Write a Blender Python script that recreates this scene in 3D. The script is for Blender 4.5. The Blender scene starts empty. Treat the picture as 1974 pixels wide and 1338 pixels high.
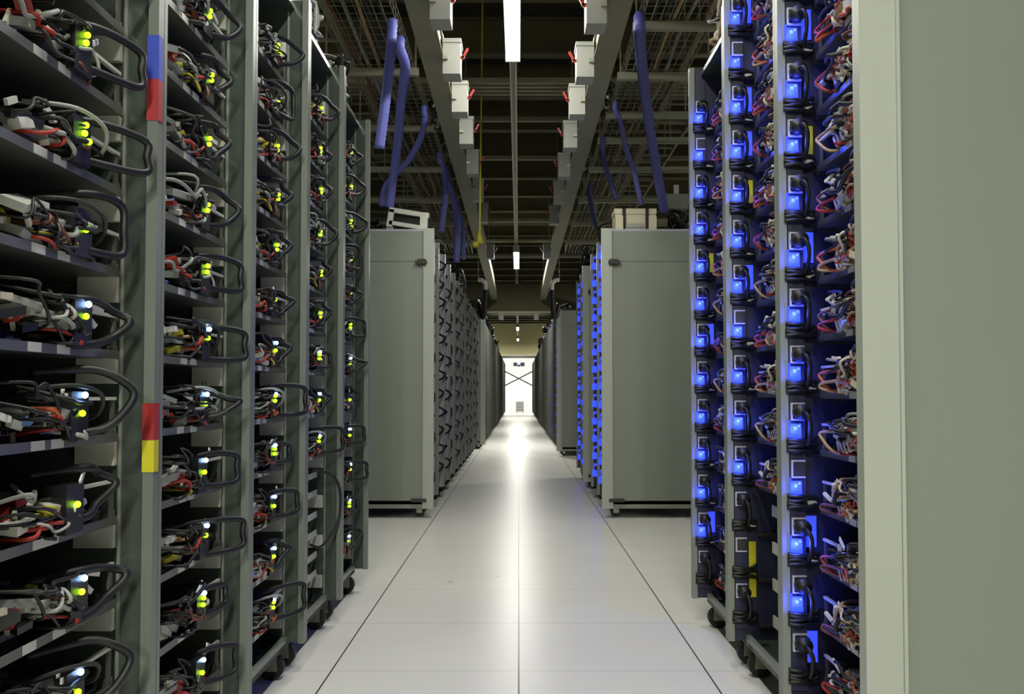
import bpy, math, random
from mathutils import Vector

SC = bpy.context.scene
COL = SC.collection

# ------------------------------------------------------------------ camera
F, CAM_Z = 1740.0, 0.905
CY = 700.0                      # image row of the optical axis
PITCH = math.atan((757.0 - CY) / F)
cam_data = bpy.data.cameras.new('camera')
cam = bpy.data.objects.new('camera', cam_data)
COL.objects.link(cam)
cam.location = (0, 0, CAM_Z)
cam.rotation_euler = (math.pi / 2 + PITCH, 0, 0)
cam_data.sensor_width = 36.0
cam_data.lens = F / 1974.0 * 36.0
cam_data.shift_x = -13.0 / 1974.0
cam_data.shift_y = (CY - 669.0) / 1974.0
cam_data.clip_start = 0.05
cam_data.clip_end = 200
SC.camera = cam
# ------------------------------------------------------------------ world, exposure
world = bpy.data.worlds.new('world')
SC.world = world
world.use_nodes = True
bgn = world.node_tree.nodes['Background']
bgn.inputs[0].default_value = (0.80, 0.86, 0.78, 1)
bgn.inputs[1].default_value = 0.16
vs = SC.view_settings
vs.view_transform = 'Standard'
vs.look = 'None'
vs.exposure = 0.0
vs.gamma = 1.0
vs.use_curve_mapping = False
SC.cycles.use_denoising = True
SC.cycles.max_bounces = 8
SC.cycles.sample_clamp_indirect = 4.0


def area_light(loc, rot, sx, sy, power, color):
    d = bpy.data.lights.new('lamp_light', 'AREA')
    d.shape = 'RECTANGLE'
    d.size, d.size_y, d.energy, d.color = sx, sy, power, color
    o = bpy.data.objects.new('lamp_light', d)
    o.location, o.rotation_euler = loc, rot
    COL.objects.link(o)
    return o


TUBE_COL = (1.0, 0.985, 0.90)
#  (y0, y1, z, watts): the strip lights down the middle of the aisle, the first two behind the camera, the third added unseen overhead
STRIPS = [(-7.6, -5.4, 3.2, 520), (-3.4, -1.3, 3.2, 195), (0.5, 2.5, 3.2, 40), (4.1, 6.05, 3.2, 36), (14.3, 16.3, 3.2, 140),
          (21.4, 22.6, 3.2, 70), (30.8, 32.6, 3.2, 110), (37.4, 39.2, 3.2, 150)]

# ------------------------------------------------------------------ materials


def lin(c):
    return tuple(((v / 255.0) / 12.92 if v / 255.0 <= 0.04045 else ((v / 255.0 + 0.055) / 1.055) ** 2.4) for v in c)


MATS = {}


def mat(name, rgb, rough=0.5, metal=0.0, var=0.12, scale=30.0, bump=0.0):
    m = bpy.data.materials.new(name)
    m.use_nodes = True
    nt = m.node_tree
    b = nt.nodes['Principled BSDF']
    b.inputs['Roughness'].default_value = rough
    b.inputs['Metallic'].default_value = metal
    c = lin(rgb)
    tc = nt.nodes.new('ShaderNodeTexCoord')
    nz = nt.nodes.new('ShaderNodeTexNoise')
    nz.inputs['Scale'].default_value = scale
    nz.inputs['Detail'].default_value = 3
    nt.links.new(tc.outputs['Object'], nz.inputs['Vector'])
    mx = nt.nodes.new('ShaderNodeMix')
    mx.data_type = 'RGBA'
    mx.inputs[6].default_value = tuple(v * (1 - var) for v in c) + (1,)
    mx.inputs[7].default_value = tuple(min(1, v * (1 + var)) for v in c) + (1,)
    nt.links.new(nz.outputs['Fac'], mx.inputs[0])
    nt.links.new(mx.outputs[2], b.inputs['Base Color'])
    if bump:
        bp = nt.nodes.new('ShaderNodeBump')
        bp.inputs['Strength'].default_value = bump
        bp.inputs['Distance'].default_value = 0.002
        nt.links.new(nz.outputs['Fac'], bp.inputs['Height'])
        nt.links.new(bp.outputs[0], b.inputs['Normal'])
    MATS[name] = m
    return m


def emit(name, rgb, strength):
    m = bpy.data.materials.new(name)
    m.use_nodes = True
    nt = m.node_tree
    b = nt.nodes['Principled BSDF']
    c = lin(rgb) + (1,)
    b.inputs['Base Color'].default_value = c
    b.inputs['Emission Color'].default_value = c
    b.inputs['Emission Strength'].default_value = strength
    MATS[name] = m
    return m


mat('post_paint', (164, 170, 157), 0.4, 0.0, 0.04, 3.0)
mat('dimmed_steel', (78, 79, 72), 0.5, 0.2, 0.25, 9)  # darkened to stand for the dim light on the third-row racks
mat('blue_spill_steel', (166, 168, 178), 0.35, 0.1, 0.06, 5)  # lavender spill from the blue racks put into the sheet colour
mat('panel', (124, 131, 119), 0.42, 0.0, 0.04, 3.0)
mat('side_post', (108, 115, 105), 0.35, 0.1, 0.05, 5)
mat('side_steel', (84, 93, 84), 0.2, 0.35, 0.08, 5.0)
mat('tray_metal', (112, 113, 105), 0.4, 0.5, 0.1, 12)
mat('bracket_metal', (205, 206, 192), 0.45, 0.1, 0.06, 12)
mat('dark_steel', (52, 54, 48), 0.5, 0.3, 0.15, 10)
mat('rear_shade', (28, 28, 26), 0.7, 0, 0.2, 20)
mat('pcb', (34, 48, 38), 0.5, 0, 0.3, 60)
mat('chip', (22, 22, 24), 0.4)
mat('silver', (190, 190, 182), 0.3, 0.7)
mat('cream', (214, 206, 180), 0.5)
mat('white', (228, 228, 220), 0.55)
mat('yellow', (186, 178, 40), 0.5)
mat('yellow_tag', (190, 184, 30), 0.5)
mat('red', (158, 42, 28), 0.45)
mat('red_tape', (150, 32, 34), 0.5)
mat('blue_tape', (48, 66, 170), 0.5)
mat('sky_blue', (120, 160, 225), 0.45)
mat('orange', (182, 82, 40), 0.45)
mat('brown', (110, 62, 40), 0.5)
mat('tan', (178, 150, 112), 0.5)
mat('black', (17, 18, 16), 0.5)
mat('rubber', (20, 19, 18), 0.6)
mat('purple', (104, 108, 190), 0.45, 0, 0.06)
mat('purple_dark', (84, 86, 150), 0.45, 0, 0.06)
mat('galvanised', (168, 168, 146), 0.38, 0.55, 0.12, 8)
mat('olive_steel', (140, 136, 108), 0.5, 0.3, 0.12, 6)
mat('duct', (128, 126, 104), 0.5, 0.1, 0.15, 6)
mat('wire_steel', (160, 158, 136), 0.35, 0.7, 0.1, 20)
mat('box_white', (156, 156, 147), 0.5, 0, 0.05)
mat('box_beige', (196, 190, 160), 0.5, 0, 0.05)
mat('box_grey', (150, 154, 144), 0.5, 0, 0.06)
mat('plate_lavender', (180, 180, 200), 0.4, 0.1, 0.05)
mat('blue_lit_dark', (42, 44, 66), 0.45, 0, 0.08, 5)  # blue glow put into the colour of inner panels and power strips
mat('wall_yellow_lit', (150, 144, 104), 0.7, 0, 0.1, 3)  # yellowish lighting on the upper end wall put into its colour
mat('wall_paint', (236, 234, 222), 0.7, 0, 0.03, 4)
mat('ceiling_deck', (46, 42, 28), 0.9, 0, 0.25, 2)
mat('joist', (92, 86, 58), 0.7, 0.1, 0.2, 5)
mat('sign_blue', (40, 46, 96), 0.5)
mat('cart_grey', (130, 130, 130), 0.5)
emit('led_green', (180, 255, 20), 6.0)
emit('led_core', (92, 122, 255), 1.6)
emit('led_blue', (70, 130, 255), 9.0)
emit('led_white', (150, 190, 255), 16.0)
emit('glow_blue', (30, 52, 255), 2.6)
emit('glow_blue_soft', (56, 76, 255), 1.0)
emit('tube_white', (250, 250, 255), 14.0)


def floor_material():
    m = bpy.data.materials.new('floor_tile')
    m.use_nodes = True
    nt = m.node_tree
    N, L = nt.nodes, nt.links
    b = N['Principled BSDF']
    tc = N.new('ShaderNodeTexCoord')
    sp = N.new('ShaderNodeSeparateXYZ')
    L.new(tc.outputs['Object'], sp.inputs[0])

    def M(op, a, v=None, c=None):
        n = N.new('ShaderNodeMath')
        n.operation = op
        for i, q in enumerate((a, v, c)):
            if q is None:
                continue
            if isinstance(q, (int, float)):
                n.inputs[i].default_value = q
            else:
                L.new(q, n.inputs[i])
        return n.outputs[0]

    def groove(sock, off, half):
        a = M('ADD', sock, off)
        a = M('DIVIDE', a, 0.61)
        a = M('FRACT', a)
        a = M('SUBTRACT', a, 0.5)
        a = M('ABSOLUTE', a)
        a = M('SUBTRACT', 0.5, a)
        a = M('MULTIPLY', a, 0.61)
        return M('LESS_THAN', a, half)
    gx = groove(sp.outputs[0], 61.0, 0.0026)
    gy = groove(sp.outputs[1], 61.0 - 2.967 + 0.61 * 5, 0.0016)
    gy = M('MULTIPLY', gy, 0.5)
    g = M('MAXIMUM', gx, gy)
    nz = N.new('ShaderNodeTexNoise')
    nz.inputs['Scale'].default_value = 2.2
    nz.inputs['Detail'].default_value = 4
    L.new(tc.outputs['Object'], nz.inputs['Vector'])
    base = N.new('ShaderNodeMix')
    base.data_type = 'RGBA'
    base.inputs[6].default_value = lin((206, 205, 197)) + (1,)
    base.inputs[7].default_value = lin((220, 219, 212)) + (1,)
    L.new(nz.outputs['Fac'], base.inputs[0])
    # scuffs
    n2 = N.new('ShaderNodeTexNoise')
    n2.inputs['Scale'].default_value = 7.0
    n2.inputs['Detail'].default_value = 2
    L.new(tc.outputs['Object'], n2.inputs['Vector'])
    sc = M('MULTIPLY', M('GREATER_THAN', n2.outputs['Fac'], 0.755), 0.35)
    m2 = N.new('ShaderNodeMix')
    m2.data_type = 'RGBA'
    L.new(sc, m2.inputs[0])
    L.new(base.outputs[2], m2.inputs[6])
    m2.inputs[7].default_value = lin((110, 104, 92)) + (1,)
    m3 = N.new('ShaderNodeMix')
    m3.data_type = 'RGBA'
    L.new(g, m3.inputs[0])
    L.new(m2.outputs[2], m3.inputs[6])
    m3.inputs[7].default_value = lin((64, 60, 50)) + (1,)
    L.new(m3.outputs[2], b.inputs['Base Color'])
    b.inputs['Specular IOR Level'].default_value = 0.10
    r = M('MULTIPLY_ADD', nz.outputs['Fac'], 0.04, 0.285)
    L.new(r, b.inputs['Roughness'])
    MATS['floor_tile'] = m


floor_material()

# ------------------------------------------------------------------ mesh helpers


class MB:
    def __init__(self):
        self.v, self.f, self.m, self.mats = [], [], [], []

    def mi(self, mt):
        if mt not in self.mats:
            self.mats.append(mt)
        return self.mats.index(mt)

    def box(self, a, b, mt='panel'):
        x0, x1 = sorted((a[0], b[0]))
        y0, y1 = sorted((a[1], b[1]))
        z0, z1 = sorted((a[2], b[2]))
        n = len(self.v)
        self.v += [(x0, y0, z0), (x1, y0, z0), (x1, y1, z0), (x0, y1, z0), (x0, y0, z1), (x1, y0, z1), (x1, y1, z1), (x0, y1, z1)]
        q = [(0, 3, 2, 1), (4, 5, 6, 7), (0, 1, 5, 4), (1, 2, 6, 5), (2, 3, 7, 6), (3, 0, 4, 7)]
        k = self.mi(mt)
        for t in q:
            self.f.append(tuple(n + i for i in t))
            self.m.append(k)
        return self

    def rbox(self, c, size, rot, mt):
        """box of the given size at centre c, turned by euler angles"""
        from mathutils import Euler
        R = Euler(rot).to_matrix()
        n = len(self.v)
        h = [s / 2 for s in size]
        for sx, sy, sz in ((-1, -1, -1), (1, -1, -1), (1, 1, -1), (-1, 1, -1), (-1, -1, 1), (1, -1, 1), (1, 1, 1), (-1, 1, 1)):
            p = R @ Vector((sx * h[0], sy * h[1], sz * h[2])) + Vector(c)
            self.v.append(tuple(p))
        q = [(0, 3, 2, 1), (4, 5, 6, 7), (0, 1, 5, 4), (1, 2, 6, 5), (2, 3, 7, 6), (3, 0, 4, 7)]
        k = self.mi(mt)
        for t in q:
            self.f.append(tuple(n + i for i in t))
            self.m.append(k)
        return self

    def tube(self, pts, r, mt='black', sides=6, radii=None, cap=True):
        P = [Vector(p) for p in pts]
        n0 = len(self.v)
        k = self.mi(mt)
        up = None
        N = len(P)
        for i, p in enumerate(P):
            t = (P[min(i + 1, N - 1)] - P[max(i - 1, 0)])
            if t.length < 1e-9:
                t = Vector((0, 0, 1))
            t.normalize()
            if up is None:
                a = Vector((0, 0, 1)) if abs(t.z) < 0.9 else Vector((1, 0, 0))
                up = (a - t * a.dot(t)).normalized()
            else:
                up = up - t * up.dot(t)
                if up.length < 1e-6:
                    a = Vector((1, 0, 0)) if abs(t.x) < 0.9 else Vector((0, 1, 0))
                    up = a - t * a.dot(t)
                up.normalize()
            w = t.cross(up)
            rr = radii[i] if radii else r
            for s in range(sides):
                an = 2 * math.pi * s / sides
                q = p + up * (math.cos(an) * rr) + w * (math.sin(an) * rr)
                self.v.append(tuple(q))
        for i in range(N - 1):
            for s in range(sides):
                a, b = n0 + i * sides + s, n0 + i * sides + (s + 1) % sides
                self.f.append((a, b, b + sides, a + sides))
                self.m.append(k)
        if cap:
            self.f.append(tuple(n0 + s for s in reversed(range(sides))))
            self.m.append(k)
            self.f.append(tuple(n0 + (N - 1) * sides + s for s in range(sides)))
            self.m.append(k)
        return self

    def cyl(self, a, b, r, mt, sides=12):
        return self.tube([a, b], r, mt, sides)

    def ball(self, c, r, mt, seg=8, rings=5, sc=(1, 1, 1)):
        pts, rad = [], []
        n0 = len(self.v)
        k = self.mi(mt)
        for i in range(1, rings):
            ph = math.pi * i / rings
            for s in range(seg):
                th = 2 * math.pi * s / seg
                self.v.append((c[0] + sc[0] * r * math.sin(ph) * math.cos(th), c[1] + sc[1] * r * math.sin(ph) * math.sin(th), c[2] + sc[2] * r * math.cos(ph)))
        t, b = len(self.v), len(self.v) + 1
        self.v += [(c[0], c[1], c[2] + sc[2] * r), (c[0], c[1], c[2] - sc[2] * r)]
        for i in range(rings - 2):
            for s in range(seg):
                a = n0 + i * seg + s
                d = n0 + i * seg + (s + 1) % seg
                self.f.append((a, a + seg, d + seg, d))
                self.m.append(k)
        for s in range(seg):
            self.f.append((t, n0 + s, n0 + (s + 1) % seg))
            self.m.append(k)
            e = n0 + (rings - 2) * seg
            self.f.append((b, e + (s + 1) % seg, e + s))
            self.m.append(k)
        return self

    def flip(self, s):
        """mirror in x (s = -1) for the right-hand side"""
        if s < 0:
            self.v = [(-x, y, z) for x, y, z in self.v]
            self.f = [tuple(reversed(f)) for f in self.f]
        return self

    def mesh(self, name, smooth=False):
        me = bpy.data.meshes.new(name)
        me.from_pydata(self.v, [], self.f)
        for mt in self.mats:
            me.materials.append(MATS[mt])
        me.polygons.foreach_set('material_index', self.m)
        if smooth:
            me.polygons.foreach_set('use_smooth', [True] * len(self.f))
        me.update()
        return me


def curve(pts, n=6):
    """points of a smooth path through pts"""
    P = [Vector(p) for p in pts]
    out = []
    for i in range(len(P) - 1):
        p0, p1, p2, p3 = P[max(i - 1, 0)], P[i], P[i + 1], P[min(i + 2, len(P) - 1)]
        for k in range(n):
            t = k / n
            out.append(0.5 * ((2 * p1) + (p2 - p0) * t + (2 * p0 - 5 * p1 + 4 * p2 - p3) * t * t + (3 * p1 - p0 - 3 * p2 + p3) * t ** 3))
    out.append(P[-1])
    return out


def link(name, me, parent=None, loc=None, label=None):
    o = bpy.data.objects.new(name, me)
    COL.objects.link(o)
    if parent is not None:
        o.parent = parent
    if loc is not None:
        o.location = loc
    if label:
        o['label'] = label
    return o


def tag(o, label, cat, group=None, kind=None):
    o['label'] = label
    o['category'] = cat
    if group:
        o['group'] = group
    if kind:
        o['kind'] = kind
    return o


def thing(name, label, cat, loc=(0, 0, 0), group=None, rz=0):
    o = bpy.data.objects.new(name, None)
    o.empty_display_size = 0.05
    COL.objects.link(o)
    o.location = loc
    o.rotation_euler = (0, 0, rz)
    return tag(o, label, cat, group)


def struct(name, mb, loc=None, label=None):
    o = link(name, mb.mesh(name), None, loc)
    o['kind'] = 'structure'
    if label:
        o['label'] = label
    return o


def at(px, py, Y):
    c, s = math.cos(PITCH), math.sin(PITCH)
    u, v = px - 1000.0, CY - py
    dy, dz = F * c - v * s, F * s + v * c
    k = Y / dy
    return Vector((u * k, Y, CAM_Z + dz * k))


def project_y(Y, z):
    c, s = math.cos(PITCH), math.sin(PITCH)
    h = z - CAM_Z
    return CY - F * (h * c - Y * s) / (Y * c + h * s)


ORD = ['', 'first', 'second', 'third', 'fourth', 'fifth', 'sixth', 'seventh', 'eighth', 'ninth', 'tenth', 'eleventh', 'twelfth', 'thirteenth', 'fourteenth', 'fifteenth']

# ------------------------------------------------------------------ the room
struct('floor', MB().box((-9, -10, -0.1), (9, 41.2, 0), 'floor_tile'))
struct('ceiling', MB().box((-9, -10, 4.3), (9, 41.4, 4.4), 'ceiling_deck'))
struct('wall_end', MB().box((-9, 41.2, 0), (9, 41.4, 2.62), 'wall_paint').box((-9, 41.2, 2.62), (9, 41.4, 4.3), 'wall_yellow_lit'))
# steel joists across the room under the deck
for i in range(33):
    y = 2.2 + 1.18 * i
    m = MB()
    m.box((-4.5, y - 0.05, 4.28), (4.5, y + 0.05, 4.3), 'joist')
    m.box((-4.5, y - 0.006, 3.98), (4.5, y + 0.006, 4.28), 'joist')
    m.box((-4.5, y - 0.06, 3.96), (4.5, y + 0.06, 3.98), 'joist')
    struct('trim_%d' % (i + 1), m)
# cross struts slung under the joists, carrying rail and busways
n = 33
for y, z, k in ((7.1, 3.36, 4), (8.4, 3.45, 1), (9.8, 3.45, 1), (12.9, 3.36, 2), (15.2, 3.45, 1), (17.0, 3.45, 1)):
    n += 1
    m = MB()
    for q in range(k):
        m.box((-2.4, y + q * 0.09 - 0.022, z), (2.4, y + q * 0.09 + 0.022, z + 0.042), 'olive_steel')
    for x in (-1.6, 1.6):
        m.box((x - 0.01, y - 0.01, z), (x + 0.01, y + 0.01, 4.1), 'olive_steel')
    if k > 1:
        for x in (-1.2, 1.2):
            m.box((x - 0.03, y - 0.03, z - 0.02), (x + 0.03, y + 0.09 * (k - 1) + 0.03, z), 'olive_steel')
    struct('trim_%d' % n, m)
# low beam crossing the aisle further down
struct('beam', MB().box((-1.9, 19.0, 2.62), (1.9, 19.6, 3.2), 'joist').box((-1.9, 18.96, 2.58), (1.9, 19.64, 2.62), 'olive_steel')
       .box((-1.84, 19.2, 3.2), (-1.76, 19.4, 4.3), 'joist').box((1.76, 19.2, 3.2), (1.84, 19.4, 4.3), 'joist'))

# ------------------------------------------------------------------ strip lights and their rail
rail = MB()
for x in (-0.066, -0.022):
    rail.box((x, 1.0, 3.25), (x + 0.008, 40.5, 3.31), 'galvanised')
rail.box((-0.066, 1.0, 3.306), (-0.014, 40.5, 3.312), 'galvanised')
rail.box((-0.047, 1.0, 3.26), (-0.033, 40.5, 3.30), 'olive_steel')
ro = link('lighting_rail', rail.mesh('lighting_rail'))
tag(ro, 'long galvanised rail carrying the strip lights down the middle of the aisle', 'rail')
for i in range(9):
    y = 3.4 + i * 4.6
    link('hanger_rod', MB().box((-0.046, y, 3.31), (-0.036, y + 0.01, 4.3), 'olive_steel').mesh('hanger_rod'), ro)
strip_words = ['strip light hung second farthest back over the near aisle',
               'strip light hung farthest back over the near end of the aisle', 'added unseen strip light over the near aisle', 'big strip light cut off by the top edge, glowing white above the aisle',
               'second strip light down the rail, small white glow level with the yellow pull handle',
               'short strip light seen just before the dark cross beam',
               'upper of the two tiny strip lights beyond the dark cross beam',
               'lower of the two tiny strip lights near the bright end wall']
for (y0, y1, z, w), lab in zip(STRIPS, strip_words):
    al = area_light((-0.04, (y0 + y1) / 2, z - 0.062), (0, 0, 0), 0.07, y1 - y0, w, TUBE_COL)
    t = thing('strip_light', lab, 'ceiling light', (-0.04, (y0 + y1) / 2, z))
    L = (y1 - y0) / 2
    m = MB().box((-0.05, -L, 0.0), (0.05, L, 0.05), 'box_white')
    link('housing', m.mesh('housing'), t)
    m = MB()
    pts = [(0, -L + 0.02, -0.022), (0, L - 0.02, -0.022)]
    m.tube(pts, 0.036, 'tube_white', 10)
    link('tube', m.mesh('tube'), t)
    m = MB().box((-0.05, L - 0.02, -0.058), (0.05, L, 0.0), 'box_white').box((-0.05, -L, -0.058), (0.05, -L + 0.02, 0.0), 'box_white')
    link('end_cap', m.mesh('end_cap'), t)
    al.parent = t
    al.location = (0, 0, -0.062)
# unseen lamps behind the racks; those over the cross aisles are added for fill
for sx, sy, sw, sl in ((-2.6, 5.3, 3, 'added unseen strip light over the first cross aisle, left side'), (2.6, 5.3, 3, 'added unseen strip light over the first cross aisle, right side'),
                       (3.0, 11.4, 60, 'added unseen strip light over the second cross aisle, right side'),
                       (-2.3, 39.4, 150, 'strip light before the end wall, left side'), (2.3, 39.4, 150, 'strip light before the end wall, right side')):
    t = thing('strip_light', sl, 'ceiling light', (sx, sy, 3.2))
    link('housing', MB().box((-0.6, -0.05, 0), (0.6, 0.05, 0.05), 'box_white').mesh('housing'), t)
    link('tube', MB().tube([(-0.58, 0, -0.022), (0.58, 0, -0.022)], 0.036, 'tube_white', 10).mesh('tube'), t)
    link('hanger_rod', MB().box((-0.005, -0.005, 0.05), (0.005, 0.005, 1.1), 'olive_steel').mesh('hanger_rod'), t)
    al = area_light((0, 0, -0.062), (0, 0, 0), 1.1, 0.07, sw, TUBE_COL)
    al.parent = t

# ------------------------------------------------------------------ racks
RW = 0.605            # width of one rack along the row
RH = 2.2
LZ = [0.197 + 0.155 * k for k in range(13)]
RZ = [0.154 + 0.148 * k for k in range(14)]
MC = {}               # shared mesh data


def shared(key, fn, smooth=False):
    if key not in MC:
        MC[key] = fn().mesh(key.split('|')[0], smooth)
    return MC[key]


def side_panel_mb(s, far, H):
    m = MB()
    sheet = ('blue_spill_steel' if H < 2.12 else 'side_steel') if s > 0 or not far else 'blue_lit_dark'
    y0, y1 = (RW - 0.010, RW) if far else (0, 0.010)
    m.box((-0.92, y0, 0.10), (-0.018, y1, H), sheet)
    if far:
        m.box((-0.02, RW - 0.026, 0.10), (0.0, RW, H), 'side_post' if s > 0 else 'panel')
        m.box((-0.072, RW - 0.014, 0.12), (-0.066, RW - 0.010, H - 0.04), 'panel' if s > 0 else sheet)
    else:
        m.box((-0.02, 0, 0.10), (0.0, 0.014, H), 'side_post' if s > 0 else 'panel')
    return m.flip(s)


def dark_panel_mb(s, far):
    y0, y1 = (RW - 0.012, RW) if far else (0, 0.012)
    return MB().box((-0.92, y0, 0.10), (0.0, y1, 2.1), 'dimmed_steel').flip(s)


def caster_mb(s):
    m = MB()
    m.box((-0.03, -0.02, 0.085), (0.03, 0.02, 0.10), 'galvanised')
    m.box((-0.02, -0.02, 0.03), (0.02, -0.014, 0.09), 'galvanised')
    m.box((-0.02, 0.014, 0.03), (0.02, 0.02, 0.09), 'galvanised')
    m.cyl((0, -0.0135, 0.04), (0, 0.0135, 0.04), 0.04, 'rubber', 18)
    return m.flip(s)


def end_panel_mb(s, H, wide):
    """grey sheet-metal end panel facing the camera: front post, sheet, seams, handles"""
    m = MB()
    T = 0.035
    m.box((-0.060, -T, 0.07), (0.02, 0.0, H), 'post_paint')                 # front post
    m.box((-0.056, -T - 0.006, 0.12), (-0.050, -T, H - 0.02), 'post_paint')   # rib
    m.box((-wide, -T + 0.006, 0.13), (-0.063, 0.0, H - 0.25), 'panel')   # main sheet
    m.box((-wide, -T + 0.006, H - 0.24), (-0.063, 0.0, H - 0.02), 'panel')   # header sheet
    m.box((-wide, -T + 0.012, 0.07), (-0.063, 0.0, 0.125), 'panel')
    m.box((-wide, -T + 0.012, 0.1), (-0.055, -0.002, H - 0.03), 'box_grey')
    return m.flip(s)


def cable_band_mb(seed):
    r = random.Random(seed + 3)
    m = MB()
    for q in range(4):
        z = -0.062 + 0.009 * q
        m.tube(curve([(-0.012, RW - 0.034, z + r.uniform(-0.004, 0.004)), (-0.04, RW - 0.040, z + r.uniform(-0.006, 0.006)), (-0.07, RW - 0.030, z + r.uniform(-0.01, 0.004)), (-0.094, RW - 0.022, z + r.uniform(-0.012, 0.006))], 4), 0.006, 'black', 6)
    return m


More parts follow.
